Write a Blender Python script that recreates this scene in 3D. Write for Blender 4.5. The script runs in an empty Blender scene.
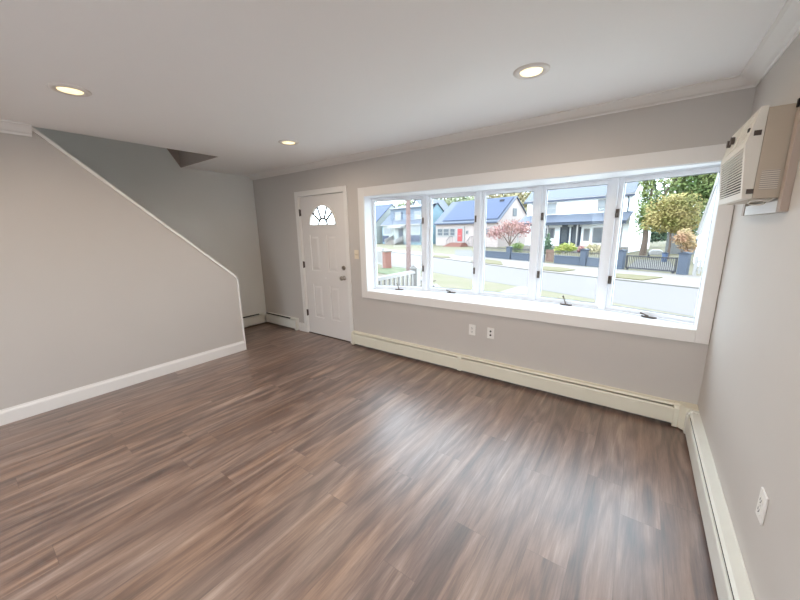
import bpy, math, random
from mathutils import Vector, Matrix
C = bpy.context.scene.collection
sc = bpy.context.scene

# ------------------------------------------------------------ camera
cam_d = bpy.data.cameras.new('camera'); cam = bpy.data.objects.new('camera', cam_d); C.objects.link(cam)
sc.camera = cam
cam_d.sensor_width = 36; cam_d.lens = 14.824; cam_d.clip_start = 0.02; cam_d.clip_end = 500
r_ = (0.81036512, 0.58564861, -0.0180022); u_ = (-0.10645849, 0.17738113, 0.97836728); f_ = (-0.57617269, 0.79091822, -0.20609075)
M4 = Matrix(((r_[0], u_[0], -f_[0], 3.1809), (r_[1], u_[1], -f_[1], -3.17575), (r_[2], u_[2], -f_[2], 1.54145), (0, 0, 0, 1)))
cam.matrix_world = M4
# ------------------------------------------------------------ world: bright overcast
w = bpy.data.worlds.new('sky'); sc.world = w; w.use_nodes = True
nt = w.node_tree; nt.nodes.clear()
o_ = nt.nodes.new('ShaderNodeOutputWorld'); bg = nt.nodes.new('ShaderNodeBackground')
tc = nt.nodes.new('ShaderNodeTexCoord'); sp = nt.nodes.new('ShaderNodeSeparateXYZ'); rp = nt.nodes.new('ShaderNodeValToRGB')
rp.color_ramp.elements[0].position = 0.0; rp.color_ramp.elements[0].color = (0.80, 0.90, 1.0, 1)
rp.color_ramp.elements[1].position = 0.7; rp.color_ramp.elements[1].color = (0.74, 0.86, 1.0, 1)
nt.links.new(tc.outputs['Generated'], sp.inputs[0]); nt.links.new(sp.outputs['Z'], rp.inputs[0])
nt.links.new(rp.outputs[0], bg.inputs['Color']); nt.links.new(bg.outputs[0], o_.inputs[0])
bg.inputs['Strength'].default_value = 8.5
# ------------------------------------------------------------ colour
sc.view_settings.view_transform = 'Standard'; sc.view_settings.look = 'None'
sc.view_settings.exposure = 0.0; sc.view_settings.gamma = 1.0; sc.view_settings.use_curve_mapping = False
sc.cycles.use_denoising = True
sc.cycles.max_bounces = 12; sc.cycles.diffuse_bounces = 6; sc.cycles.transparent_max_bounces = 16
sc.cycles.caustics_reflective = False; sc.cycles.caustics_refractive = False
LAMP_W = 8.0

XR, XL, XH, H, YB = 3.658, -2.05, -1.023, 2.443, -5.3
WT = 0.14

# ------------------------------------------------------------ materials
def srgb(r, g, b):
    f = lambda c: (c/255/12.92) if c/255 <= .04045 else ((c/255+.055)/1.055)**2.4
    return (f(r), f(g), f(b), 1)
def X(r, g, b, E=3.6):
    c = srgb(r, g, b); return tuple(k/E/t for k, t in zip(c[:3], (.84, .93, 1.02))) + (1,)
def mat(name, col, rough=.6, metal=0, var=.06, scale=8, bump=0, emit=None, es=0, spec=None, stretch=None):
    m = bpy.data.materials.new(name); m.use_nodes = True; n = m.node_tree; p = n.nodes['Principled BSDF']
    p.inputs['Roughness'].default_value = rough; p.inputs['Metallic'].default_value = metal
    if spec is not None: p.inputs['Specular IOR Level'].default_value = spec
    if emit: p.inputs['Emission Color'].default_value = emit; p.inputs['Emission Strength'].default_value = es
    t = n.nodes.new('ShaderNodeTexCoord'); no = n.nodes.new('ShaderNodeTexNoise'); mp = n.nodes.new('ShaderNodeMapping')
    mp.inputs['Scale'].default_value = stretch or (1, 1, 1)
    no.inputs['Scale'].default_value = scale; no.inputs['Detail'].default_value = 4
    n.links.new(t.outputs['Object'], mp.inputs[0]); n.links.new(mp.outputs[0], no.inputs['Vector'])
    mx = n.nodes.new('ShaderNodeMix'); mx.data_type = 'RGBA'
    mx.inputs[6].default_value = tuple(max(0, c*(1-var)) for c in col[:3]) + (1,)
    mx.inputs[7].default_value = tuple(min(1, c*(1+var)) for c in col[:3]) + (1,)
    n.links.new(no.outputs['Fac'], mx.inputs[0]); n.links.new(mx.outputs[2], p.inputs['Base Color'])
    if bump:
        b = n.nodes.new('ShaderNodeBump'); b.inputs['Strength'].default_value = bump; b.inputs['Distance'].default_value = .01
        n.links.new(no.outputs['Fac'], b.inputs['Height']); n.links.new(b.outputs[0], p.inputs['Normal'])
    return m
def mat2(name, c1, c2, scale=8, rough=.8, lo=.4, hi=.6, detail=5):
    m = mat(name, c1, rough, scale=scale, var=0); n = m.node_tree
    p = n.nodes['Principled BSDF']; no = [x for x in n.nodes if x.type == 'TEX_NOISE'][0]; no.inputs['Detail'].default_value = detail
    r = n.nodes.new('ShaderNodeValToRGB'); r.color_ramp.elements[0].position = lo; r.color_ramp.elements[1].position = hi
    r.color_ramp.elements[0].color = c1; r.color_ramp.elements[1].color = c2
    n.links.new(no.outputs['Fac'], r.inputs[0]); n.links.new(r.outputs[0], p.inputs['Base Color'])
    return m
def floor_mat():
    m = bpy.data.materials.new('vinyl_plank'); m.use_nodes = True; n = m.node_tree; N = n.nodes; L = n.links; p = N['Principled BSDF']
    t = N.new('ShaderNodeTexCoord'); s = N.new('ShaderNodeSeparateXYZ'); c = N.new('ShaderNodeCombineXYZ')
    L.new(t.outputs['Object'], s.inputs[0]); L.new(s.outputs['Y'], c.inputs['X']); L.new(s.outputs['X'], c.inputs['Y'])
    PW, PL = .18, 1.22
    def mth(op, x, y=None, z=None):
        q = N.new('ShaderNodeMath'); q.operation = op
        for i, k in enumerate((x, y, z)):
            if k is None: continue
            if isinstance(k, (int, float)): q.inputs[i].default_value = k
            else: L.new(k, q.inputs[i])
        return q.outputs[0]
    xs = mth('DIVIDE', s.outputs['X'], PW); row = mth('FLOOR', xs)
    wn0 = N.new('ShaderNodeTexWhiteNoise'); wn0.noise_dimensions = '1D'; L.new(row, wn0.inputs['W'])
    ys = mth('ADD', mth('DIVIDE', s.outputs['Y'], PL), wn0.outputs['Value']); col_ = mth('FLOOR', ys)
    cc_ = N.new('ShaderNodeCombineXYZ'); L.new(row, cc_.inputs[0]); L.new(col_, cc_.inputs[1])
    wn = N.new('ShaderNodeTexWhiteNoise'); wn.noise_dimensions = '3D'; L.new(cc_.outputs[0], wn.inputs['Vector'])
    fx = mth('MULTIPLY', mth('PINGPONG', mth('FRACT', xs), .5), PW); fy = mth('MULTIPLY', mth('PINGPONG', mth('FRACT', ys), .5), PL)
    seam = mth('LESS_THAN', mth('MINIMUM', fx, fy), .0009)
    class b: outputs = {'Color': wn.outputs['Value'], 'Fac': seam}
    rnd = N.new('ShaderNodeMath'); rnd.operation = 'MULTIPLY'; rnd.inputs[1].default_value = 37; L.new(b.outputs['Color'], rnd.inputs[0])
    def noise(sx, sy, sc_, det, rough=.5, dist=0):
        mp = N.new('ShaderNodeMapping'); mp.inputs['Scale'].default_value = (sx, sy, 1); L.new(t.outputs['Object'], mp.inputs[0])
        ad = N.new('ShaderNodeVectorMath'); ad.operation = 'ADD'; cb = N.new('ShaderNodeCombineXYZ')
        L.new(rnd.outputs[0], cb.inputs['Z']); L.new(rnd.outputs[0], cb.inputs['Y']); L.new(mp.outputs[0], ad.inputs[0]); L.new(cb.outputs[0], ad.inputs[1])
        q = N.new('ShaderNodeTexNoise'); q.inputs['Scale'].default_value = sc_; q.inputs['Detail'].default_value = det
        q.inputs['Roughness'].default_value = rough; q.inputs['Distortion'].default_value = dist
        L.new(ad.outputs[0], q.inputs['Vector']); return q
    broad = noise(8, .55, 1.6, 3, .55, .7); fine = noise(85, 4.5, 1.5, 8, .72, .2)
    wvn = noise(5.5, .9, 1.0, 1.5, .4, .3)
    wm = N.new('ShaderNodeMath'); wm.operation = 'MULTIPLY'; wm.inputs[1].default_value = 42; L.new(wvn.outputs['Fac'], wm.inputs[0])
    sn = N.new('ShaderNodeMath'); sn.operation = 'SINE'; L.new(wm.outputs[0], sn.inputs[0])
    def mad(a, k, b_):
        q = N.new('ShaderNodeMath'); q.operation = 'MULTIPLY_ADD'; L.new(a, q.inputs[0]); q.inputs[1].default_value = k
        if isinstance(b_, float): q.inputs[2].default_value = b_
        else: L.new(b_, q.inputs[2])
        return q.outputs[0]
    v = mad(broad.outputs['Fac'], .92, .02)
    v = mad(fine.outputs['Fac'], .6, v); v = mad(sn.outputs[0], .08, v); v = mad(b.outputs['Color'], .10, v)
    v2 = N.new('ShaderNodeMath'); v2.operation = 'SUBTRACT'; L.new(v, v2.inputs[0]); v2.inputs[1].default_value = .355
    r = N.new('ShaderNodeValToRGB'); e = r.color_ramp.elements
    e[0].position = .18; e[0].color = srgb(72, 52, 44); e[1].position = .85; e[1].color = srgb(180, 157, 142)
    e.new(.40).color = srgb(110, 86, 75); e.new(.60).color = srgb(143, 118, 104)
    L.new(v2.outputs[0], r.inputs[0])
    mx = N.new('ShaderNodeMix'); mx.data_type = 'RGBA'; mx.inputs[7].default_value = srgb(62, 46, 40)
    mf = N.new('ShaderNodeMath'); mf.operation = 'MULTIPLY'; mf.inputs[1].default_value = .55; L.new(b.outputs['Fac'], mf.inputs[0])
    tn = N.new('ShaderNodeTexNoise'); tn.inputs['Scale'].default_value = 1.0; tmp_ = N.new('ShaderNodeMapping'); tmp_.inputs['Scale'].default_value = (5, .6, 1)
    L.new(t.outputs['Object'], tmp_.inputs[0]); L.new(tmp_.outputs[0], tn.inputs['Vector'])
    tr_ = N.new('ShaderNodeValToRGB'); tr_.color_ramp.elements[0].position = .38; tr_.color_ramp.elements[0].color = (1.0, .90, .80, 1); tr_.color_ramp.elements[1].position = .62; tr_.color_ramp.elements[1].color = (.92, .93, .97, 1)
    L.new(tn.outputs['Fac'], tr_.inputs[0]); tm = N.new('ShaderNodeMix'); tm.data_type = 'RGBA'; tm.blend_type = 'MULTIPLY'; tm.inputs[0].default_value = 1
    L.new(r.outputs[0], tm.inputs[6]); L.new(tr_.outputs[0], tm.inputs[7])
    L.new(mf.outputs[0], mx.inputs[0]); L.new(tm.outputs[2], mx.inputs[6]); L.new(mx.outputs[2], p.inputs['Base Color'])
    p.inputs['Roughness'].default_value = .37; p.inputs['Specular IOR Level'].default_value = 1.0; p.inputs['Coat Weight'].default_value = 1.0; p.inputs['Coat Roughness'].default_value = .44
    bp = N.new('ShaderNodeBump'); bp.inputs['Strength'].default_value = .12; bp.inputs['Distance'].default_value = .004
    L.new(fine.outputs['Fac'], bp.inputs['Height']); L.new(bp.outputs[0], p.inputs['Normal'])
    return m
def glass_mat(name='clear_glass', tint=(.97, .99, .98, 1), refl=.3):
    m = bpy.data.materials.new(name); m.use_nodes = True; n = m.node_tree; n.nodes.clear()
    o = n.nodes.new('ShaderNodeOutputMaterial'); tr = n.nodes.new('ShaderNodeBsdfTransparent'); tr.inputs[0].default_value = tint
    g = n.nodes.new('ShaderNodeBsdfGlossy'); g.inputs['Roughness'].default_value = .02
    fr = n.nodes.new('ShaderNodeFresnel'); fr.inputs['IOR'].default_value = 1.45
    k = n.nodes.new('ShaderNodeMath'); k.operation = 'MULTIPLY'; k.inputs[1].default_value = refl
    mx = n.nodes.new('ShaderNodeMixShader'); n.links.new(fr.outputs[0], k.inputs[0]); n.links.new(k.outputs[0], mx.inputs[0])
    n.links.new(tr.outputs[0], mx.inputs[1]); n.links.new(g.outputs[0], mx.inputs[2]); n.links.new(mx.outputs[0], o.inputs[0])
    return m
def brick_mat():
    m = bpy.data.materials.new('brick'); m.use_nodes = True; n = m.node_tree; p = n.nodes['Principled BSDF']
    t = n.nodes.new('ShaderNodeTexCoord'); s = n.nodes.new('ShaderNodeSeparateXYZ'); c = n.nodes.new('ShaderNodeCombineXYZ'); a = n.nodes.new('ShaderNodeMath')
    n.links.new(t.outputs['Object'], s.inputs[0]); n.links.new(s.outputs['X'], a.inputs[0]); n.links.new(s.outputs['Y'], a.inputs[1])
    n.links.new(a.outputs[0], c.inputs['X']); n.links.new(s.outputs['Z'], c.inputs['Y'])
    b = n.nodes.new('ShaderNodeTexBrick'); b.inputs['Scale'].default_value = 1; b.inputs['Brick Width'].default_value = .2; b.inputs['Row Height'].default_value = .075
    b.inputs['Mortar Size'].default_value = .006; b.inputs['Color1'].default_value = X(204, 140, 128); b.inputs['Color2'].default_value = X(182, 118, 108); b.inputs['Mortar'].default_value = X(212, 196, 190)
    n.links.new(c.outputs[0], b.inputs['Vector']); n.links.new(b.outputs[0], p.inputs['Base Color']); p.inputs['Roughness'].default_value = .9
    return m
def line_mat(name, base, line, period, axis='Z', duty=.12, rough=.6):
    """siding / shingle courses: thin lines every period along an axis"""
    m = bpy.data.materials.new(name); m.use_nodes = True; n = m.node_tree; p = n.nodes['Principled BSDF']; p.inputs['Roughness'].default_value = rough
    t = n.nodes.new('ShaderNodeTexCoord'); s = n.nodes.new('ShaderNodeSeparateXYZ'); n.links.new(t.outputs['Object'], s.inputs[0])
    d = n.nodes.new('ShaderNodeMath'); d.operation = 'DIVIDE'; d.inputs[1].default_value = period; n.links.new(s.outputs[axis], d.inputs[0])
    fr = n.nodes.new('ShaderNodeMath'); fr.operation = 'FRACT'; n.links.new(d.outputs[0], fr.inputs[0])
    lt = n.nodes.new('ShaderNodeMath'); lt.operation = 'LESS_THAN'; lt.inputs[1].default_value = duty; n.links.new(fr.outputs[0], lt.inputs[0])
    mx = n.nodes.new('ShaderNodeMix'); mx.data_type = 'RGBA'; mx.inputs[6].default_value = base; mx.inputs[7].default_value = line
    n.links.new(lt.outputs[0], mx.inputs[0]); n.links.new(mx.outputs[2], p.inputs['Base Color'])
    return m

M = {}
M['wall'] = mat('wall_paint', srgb(199, 193, 187), .55, var=.02, scale=3, spec=.35)
M['wallstair'] = mat('stairwell_paint', srgb(228, 229, 226), .6, var=.02, scale=3, spec=.3)
M['taupe'] = mat('taupe_paint', srgb(166, 152, 143), .6, var=.02, scale=3)  # wall paint darkened: shade of the stair opening put into the colour
M['ceil'] = mat('ceiling_paint', srgb(243, 242, 241), .9, var=.01, scale=2)
M['trim'] = mat('white_trim', srgb(233, 230, 226), .38, var=.015, scale=5)
M['vinyl'] = mat('white_vinyl', srgb(236, 238, 242), .35, var=.01, scale=5)
M['door'] = mat('door_paint', srgb(228, 224, 220), .4, var=.015, scale=5)
M['floor'] = floor_mat()
M['cream'] = mat('cream_enamel', srgb(226, 221, 203), .4, var=.03, scale=6)
M['heatwhite'] = mat('offwhite_enamel', srgb(226, 226, 218), .4, var=.03, scale=6)
M['dark'] = mat('dark_slot', srgb(28, 25, 24), .8)
M['nickel'] = mat('brushed_nickel', srgb(178, 170, 160), .3, 1, scale=60)
M['bronze'] = mat('dark_bronze_metal', srgb(92, 82, 76), .4, .6)
M['plastic'] = mat('white_plastic', srgb(232, 229, 224), .35, var=.01)
M['almond'] = mat('almond_plastic', srgb(226, 214, 192), .35, var=.01)
M['acp'] = mat('aged_white_plastic', srgb(224, 219, 209), .4, var=.03, scale=6)
M['accase'] = mat('tan_enamel_case', srgb(186, 172, 154), .45, var=.06, scale=10)
M['wood'] = mat('bare_wood_trim', srgb(176, 160, 148), .6, var=.12, scale=12, stretch=(1, 1, .1))
M['glass'] = glass_mat()
M['frost'] = mat('fan_glass', srgb(225, 232, 240), .15, var=.02)
M['gasket'] = mat('grey_gasket', srgb(150, 152, 156), .6)
M['bulb'] = mat('lit_lens', (1, .9, .7, 1), .5, emit=(1, .80, .42, 1), es=1.5)
M['ringw'] = mat('light_trim_white', srgb(226, 220, 214), .5)
M['grass'] = mat2('lawn_grass', X(196, 192, 128, 7.88), X(224, 212, 160, 7.88), scale=1.6, rough=.95, lo=.35, hi=.65)
M['drygrass'] = mat2('dry_grass', X(232, 222, 188, 7.88), X(212, 212, 160, 7.88), scale=1.2, rough=.95, lo=.35, hi=.65)
M['green'] = mat2('green_grass', X(160, 190, 130, 7.88), X(200, 214, 160, 7.88), scale=2.5, rough=.95)
M['asphalt'] = mat('pale_asphalt', X(224, 219, 224, 7.88), .9, var=.07, scale=5, bump=.2)
M['concrete'] = mat('pale_concrete', X(246, 240, 236, 7.0), .85, var=.05, scale=3)
M['kerb'] = mat('weathered_kerb', X(182, 182, 180, 5.6), .9, var=.1, scale=6)
M['soil'] = mat2('leaf_litter', X(186, 168, 150, 7.0), X(205, 205, 165, 7.88), scale=5, rough=.95)

# ------------------------------------------------------------ mesh builder
class MB:
    def __init__(s): s.v = []; s.f = []
    def box(s, x0, x1, y0, y1, z0, z1):
        b = len(s.v)
        s.v += [(x0,y0,z0),(x1,y0,z0),(x1,y1,z0),(x0,y1,z0),(x0,y0,z1),(x1,y0,z1),(x1,y1,z1),(x0,y1,z1)]
        s.f += [tuple(b+i for i in q) for q in ((0,3,2,1),(4,5,6,7),(0,1,5,4),(1,2,6,5),(2,3,7,6),(3,0,4,7))]
        return s
    def prism(s, poly, a0, a1, axis='y'):
        """2D polygon extruded along an axis; poly coords are the two other axes in order"""
        def P(p, a):
            return {'x': (a, p[0], p[1]), 'y': (p[0], a, p[1]), 'z': (p[0], p[1], a)}[axis]
        b = len(s.v); n = len(poly)
        s.v += [P(p, a0) for p in poly] + [P(p, a1) for p in poly]
        s.f += [tuple(range(b+n-1, b-1, -1)), tuple(range(b+n, b+2*n))]
        s.f += [(b+i, b+(i+1) % n, b+n+(i+1) % n, b+n+i) for i in range(n)]
        return s
    def obox(s, p0, p1, w_, z0, z1):
        """upright board between two plan points"""
        a = Vector(p0[:2]); c = Vector(p1[:2]); d = (c-a).normalized(); n = Vector((-d.y, d.x))*w_/2
        q = [a-n, c-n, c+n, a+n]
        return s.prism([(p.x, p.y) for p in q], z0, z1, 'z')
    def tube(s, pts, rad, n=8, cap=True):
        pts = [Vector(p) for p in pts]; k = len(pts)
        if not isinstance(rad, (list, tuple)): rad = [rad]*k
        b = len(s.v); ref = None
        for i, p in enumerate(pts):
            d = (pts[min(i+1, k-1)] - pts[max(i-1, 0)]).normalized()
            if ref is None: ref = d.orthogonal().normalized()
            ref = (ref - d*ref.dot(d)).normalized(); q = d.cross(ref)
            for j in range(n):
                a = 2*math.pi*j/n; s.v.append(tuple(p + (ref*math.cos(a)+q*math.sin(a))*rad[i]))
        for i in range(k-1):
            for j in range(n):
                s.f.append((b+i*n+j, b+i*n+(j+1) % n, b+(i+1)*n+(j+1) % n, b+(i+1)*n+j))
        if cap: s.f += [tuple(range(b+n-1, b-1, -1)), tuple(range(b+(k-1)*n, b+k*n))]
        return s
    def lathe(s, prof, c, axis='z', n=32):
        """prof = [(r, h)...] around an axis through c"""
        b = len(s.v); k = len(prof)
        for r, h in prof:
            for j in range(n):
                a = 2*math.pi*j/n; x, y = r*math.cos(a), r*math.sin(a)
                o = {'z': (x, y, h), 'y': (x, h, y), 'x': (h, x, y)}[axis]
                s.v.append((c[0]+o[0], c[1]+o[1], c[2]+o[2]))
        for i in range(k-1):
            for j in range(n): s.f.append((b+i*n+j, b+i*n+(j+1) % n, b+(i+1)*n+(j+1) % n, b+(i+1)*n+j))
        if prof[0][0] > 1e-6: s.f.append(tuple(range(b+n-1, b-1, -1)))
        if prof[-1][0] > 1e-6: s.f.append(tuple(range(b+(k-1)*n, b+k*n)))
        return s
    def build(s, name, m, parent=None, bevel=0, smooth=False):
        me = bpy.data.meshes.new(name); me.from_pydata(s.v, [], s.f); me.validate(); 
        import bmesh
        bm = bmesh.new(); bm.from_mesh(me); bmesh.ops.recalc_face_normals(bm, faces=bm.faces)
        if bevel:
            eds = [e for e in bm.edges if len(e.link_faces) == 2 and e.calc_face_angle(0) > .6]
            bmesh.ops.bevel(bm, geom=eds, offset=bevel, segments=2, affect='EDGES', profile=.6, clamp_overlap=True)
        bm.to_mesh(me); bm.free()
        if smooth:
            for p in me.polygons: p.use_smooth = True
        me.materials.append(m)
        o = bpy.data.objects.new(name, me); C.objects.link(o)
        if parent: o.parent = parent
        return o
def tag(o, label, cat, group=None, kind=None):
    o['label'] = label; o['category'] = cat
    if group: o['group'] = group
    if kind: o['kind'] = kind
    return o
def struct(o): o['kind'] = 'structure'; return o
def thing(name, label, cat, loc=(0, 0, 0), rz=0, group=None):
    o = bpy.data.objects.new(name, None); C.objects.link(o); o.location = loc; o.rotation_euler = (0, 0, rz); o.empty_display_size = .1
    return tag(o, label, cat, group) if label else o

# ============================================================ ROOM SHELL
D0, D1, DH = -.914, 0.0, 2.05            # door opening
WX0, WX1, WZ0, WZ1 = .345, 3.588, .788, 1.955   # window opening
struct(MB().box(XL-WT, XR+WT, YB-WT, WT, -.12, 0).build('floor', M['floor']))
ce = MB()
ce.box(XH, XR+WT, YB-WT, WT, H, H+.2)            # main ceiling
ce.box(XL-WT, XH, -1.03, WT, H, H+.2)            # ceiling over the entry corner
ce.box(XL-WT, XH, YB-WT, -4.6, H, H+.2)
struct(ce.build('ceiling', M['ceil']))
wb = MB()
wb.box(XL-WT, D0-.02, 0, WT, 0, H); wb.box(D0-.02, D1+.02, 0, WT, DH+.0, H); wb.box(D1+.02, WX0, 0, WT, 0, H)
wb.box(WX0, WX1, 0, WT, 0, WZ0-.03); wb.box(WX0, WX1, 0, WT, WZ1+.03, H); wb.box(WX1, XR+WT, 0, WT, 0, H)
struct(wb.build('wall_back', M['wall']))
struct(MB().box(XR, XR+WT, YB-WT, 0, 0, H).build('wall_right', M['wall']))
# half wall beside the stairs with its raking top
HW = .115
hw = [(-.995, 0), (-.995, .985), (-2.56, H), (YB, H), (YB, 0)]
struct(MB().prism(hw, XH-HW, XH, 'x').build('wall_left', M['wall']))
# stairwell outer wall and the shaft above
struct(MB().box(XL-WT, XL, YB-WT, 0, 0, H).build('wall_stairwell', M['wallstair']))
sh = MB(); sh.box(XL-WT, XL, -4.6, -1.03, H, 7.88); sh.box(XL-WT, XH+.1, -1.03, -.93, H+.2, 7.88); sh.box(XH, XH+.1, -4.6, -1.03, H+.2, 7.88)
sh.box(XL-WT, XH+.1, -4.7, -4.6, H+.2, 7.88); sh.box(XL-WT, XH+.1, -4.7, -.93, 4.6, 4.7)
struct(sh.build('wall_stair_shaft', M['wallstair']))
# face of the stair opening (header) and the slanted wedge beside it
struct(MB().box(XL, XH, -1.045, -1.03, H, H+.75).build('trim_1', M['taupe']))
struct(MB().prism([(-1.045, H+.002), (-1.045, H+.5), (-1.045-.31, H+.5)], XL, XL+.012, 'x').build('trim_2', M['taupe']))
# rear wall, behind the camera, with an unseen opening added for fill daylight
rw_ = MB(); rw_.box(XL-WT, .7, YB-WT, YB, 0, H); rw_.box(2.6, XR+WT, YB-WT, YB, 0, H); rw_.box(.7, 2.6, YB-WT, YB, 2.0, H); rw_.box(.7, 2.6, YB-WT, YB, 0, .1)
struct(rw_.build('wall_rear', M['wall']))

# crown moulding, mitred by overlap at the corner
CP = [(0, 0), (0, -.060), (.008, -.060), (.012, -.050), (.03, -.044), (.062, -.022), (.080, -.010), (.098, -.008), (.098, 0)]
struct(MB().prism([(-a, H+b) for a, b in CP], XL, XR, 'x').build('trim_3', M['trim']))
struct(MB().prism([(XR-a, H+b) for a, b in CP], YB, 0, 'y').build('trim_4', M['trim']))
CL = [(0, 0), (0, -.085), (.010, -.085), (.014, -.07), (.03, -.06), (.05, -.03), (.062, -.016), (.075, -.012), (.075, 0)]
struct(MB().prism([(XH+a, H+b) for a, b in CL], YB, -2.56, 'y').build('trim_5', M['trim']))
# raking cap and end cap of the half wall
cap = MB(); dx = (XH-HW-.012, XH+.014); n_ = Vector((1.458, 1.565)).normalized()
a = Vector((-.985, .985)); b = Vector((-2.56, H-.002)); t2 = Vector((-1.565, 1.458)).normalized(); nn = Vector((t2.y, -t2.x))
cap.prism([tuple(a+Vector((0, -.02))), tuple(a+Vector((.012, .004))), tuple(b+Vector((.012, 0))), tuple(b+Vector((-.03, 0))),], dx[0], dx[1], 'x')
cap.box(dx[0], dx[1], -.997, -.978, 0, .99)
struct(cap.build('trim_6', M['trim']))
BP = [(0, 0), (.014, 0), (.014, .10), (.010, .112), (.006, .118), (.004, .132), (0, .132)]
struct(MB().prism([(XH+x, z) for x, z in BP], YB, -.998, 'y').build('baseboard_left', M['trim']))
struct(MB().prism([(-x, z) for x, z in BP], -1.135, -.995, 'x').build('baseboard_back', M['trim']))

# ============================================================ BOW WINDOW
win = thing('window_1', None, None); struct(win)
ND = [(WX0-.012, .10), (1.03, .34), (1.68, .405), (2.305, .405), (2.94, .33), (WX1+.035, .10)]
def bowpoly(off):
    pts = [(WX0, .0)] + [(x + (off*.3 if i == 0 else 0)*0, y+off) for i, (x, y) in enumerate(ND)] + [(WX1, .0)]
    return pts
MB().prism(bowpoly(.09), WZ0-.03, WZ0, 'z').build('window_seat', M['vinyl'], win)
MB().prism(bowpoly(.09), WZ1, WZ1+.03, 'z').build('window_head', M['vinyl'], win)
jb = MB(); jb.box(WX0-.02, WX0+.012, 0, .2, WZ0, WZ1); jb.box(WX1-.012, WX1+.02, 0, .2, WZ0, WZ1); jb.build('jamb', M['vinyl'], win)
cs = MB(); cx0, cx1, cz0, cz1 = .262, XR-.003, .688, 2.064
cs.box(cx0, WX0+.012, -.02, 0, cz0, cz1); cs.box(WX1-.012, cx1, -.02, 0, cz0, cz1)
cs.box(WX0+.012, WX1-.012, -.02, 0, cz0, WZ0-.004); cs.box(WX0+.012, WX1-.012, -.02, 0, WZ1+.006, cz1)
cs.build('window_casing', M['trim'], win, bevel=.003)
random.seed(4)
def seg_frame(p0, p1, k):
    """one casement lite between two bow nodes"""
    a = Vector(p0); b_ = Vector(p1); d = (b_-a); L = d.length; d.normalize(); n = Vector((-d.y, d.x))
    T = Matrix(((d.x, n.x, 0, a.x), (d.y, n.y, 0, a.y), (0, 0, 1, WZ0), (0, 0, 0, 1)))
    h = WZ1-WZ0; fw = .011; sw = .032; e = .016   # frame, sash stile widths; e = half mullion
    def ring(mb, x0, x1, z0, z1, w_, y0, y1, wb_=None):
        wb_ = wb_ or w_
        mb.box(x0, x0+w_, y0, y1, z0, z1); mb.box(x1-w_, x1, y0, y1, z0, z1); mb.box(x0+w_, x1-w_, y0, y1, z0, z0+wb_); mb.box(x0+w_, x1-w_, y0, y1, z1-w_, z1)
    fr = MB(); ring(fr, e, L-e, 0.0005, h-.0005, fw, .0, .085, .014)
    fo = fr.build('lite_frame', M['vinyl'], win, bevel=.002); fo.matrix_local = T
    sa = MB(); ring(sa, e+fw+.001, L-e-fw-.001, .0155, h-fw-.002, sw, .022, .072, .03)
    so_ = sa.build('sash', M['vinyl'], win, bevel=.004); so_.matrix_local = T
    x0, x1, z0, z1 = e+fw+sw, L-e-fw-sw, .0155+.03, h-fw-.002-sw
    st = MB(); ring(st, x0, x1, z0, z1, .006, .040, .0465); st.build('glazing_gasket', M['gasket'], so_)
    MB().box(x0-.002, x1+.002, .047, .053, z0-.002, z1+.002).build('glass_pane', M['glass'], so_)
    if k in (0, 1, 3, 4):
        side = L-e-fw-.012 if k in (0, 1) else e+fw+.012
        for z in (1.07, 1.655):
            q = MB(); q.box(side-.012, side+.012, .008, .022, z-WZ0-.036, z-WZ0+.036)
            q.box(side-.005, side+.005, -.010, .009, z-WZ0-.03, z-WZ0+.004)
            q.build('sash_lock', M['bronze'], so_, bevel=.002)
        c_ = L*.52
        q = MB(); q.prism([(c_-.055, .0), (c_+.055, .0), (c_+.04, -.022), (c_-.03, -.022)], .001, .014, 'z')
        if k in (0, 3):
            q.tube([(c_, -.012, .012), (c_-.005, -.016, .035), (c_-.022, -.016, .085)], [.008, .0055, .006], 8)
            q.tube([(c_-.022, -.016, .085), (c_-.03, -.02, .095)], [.009, .008], 8)
        else:
            q.tube([(c_, -.012, .014), (c_-.03, -.014, .026), (c_-.06, -.014, .034)], [.008, .006, .008], 8)
        q.build('crank_handle', M['bronze'], fo)
for k in range(5): seg_frame(ND[k], ND[k+1], k)
for i, (x, y) in enumerate(ND):
    ms = MB(); 
    if 0 < i < 5: ms.lathe([(.022, WZ0+.0005), (.022, WZ1-.0005)], (x, y+.045, 0), n=12); ms.box(x-.017, x+.017, y-.008, y+.08, WZ0+.0005, WZ1-.0005)
    else:
        sx = 1 if i == 0 else -1
        ms.box(min(x, x+sx*.03), max(x, x+sx*.014), y-.002, y+.09, WZ0+.0005, WZ1-.0005)
    ms.build('mullion', M['vinyl'], win)

# ============================================================ FRONT DOOR
dr = thing('door_1', None, None); struct(dr)
# slab with recessed panels: heightfield-like build from boxes
Y0, Y1 = .012, .055       # room face / back
slab = MB()
PX = [(-.742, -.546), (-.388, -.190)]; PZ = [(.278, .782), (.988, 1.500)]
slab.box(D0+.003, D1-.003, Y0+.010, Y1, .012, 1.60)                 # core behind panels
slab.box(D0+.003, PX[0][0], Y0, Y0+.010, .012, 1.60); slab.box(PX[0][1], PX[1][0], Y0, Y0+.010, .012, 1.60); slab.box(PX[1][1], D1-.003, Y0, Y0+.010, .012, 1.60)
for x0, x1 in PX:
    slab.box(x0, x1, Y0, Y0+.010, .012, PZ[0][0]); slab.box(x0, x1, Y0, Y0+.010, PZ[0][1], PZ[1][0]); slab.box(x0, x1, Y0, Y0+.010, PZ[1][1], 1.60)
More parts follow.
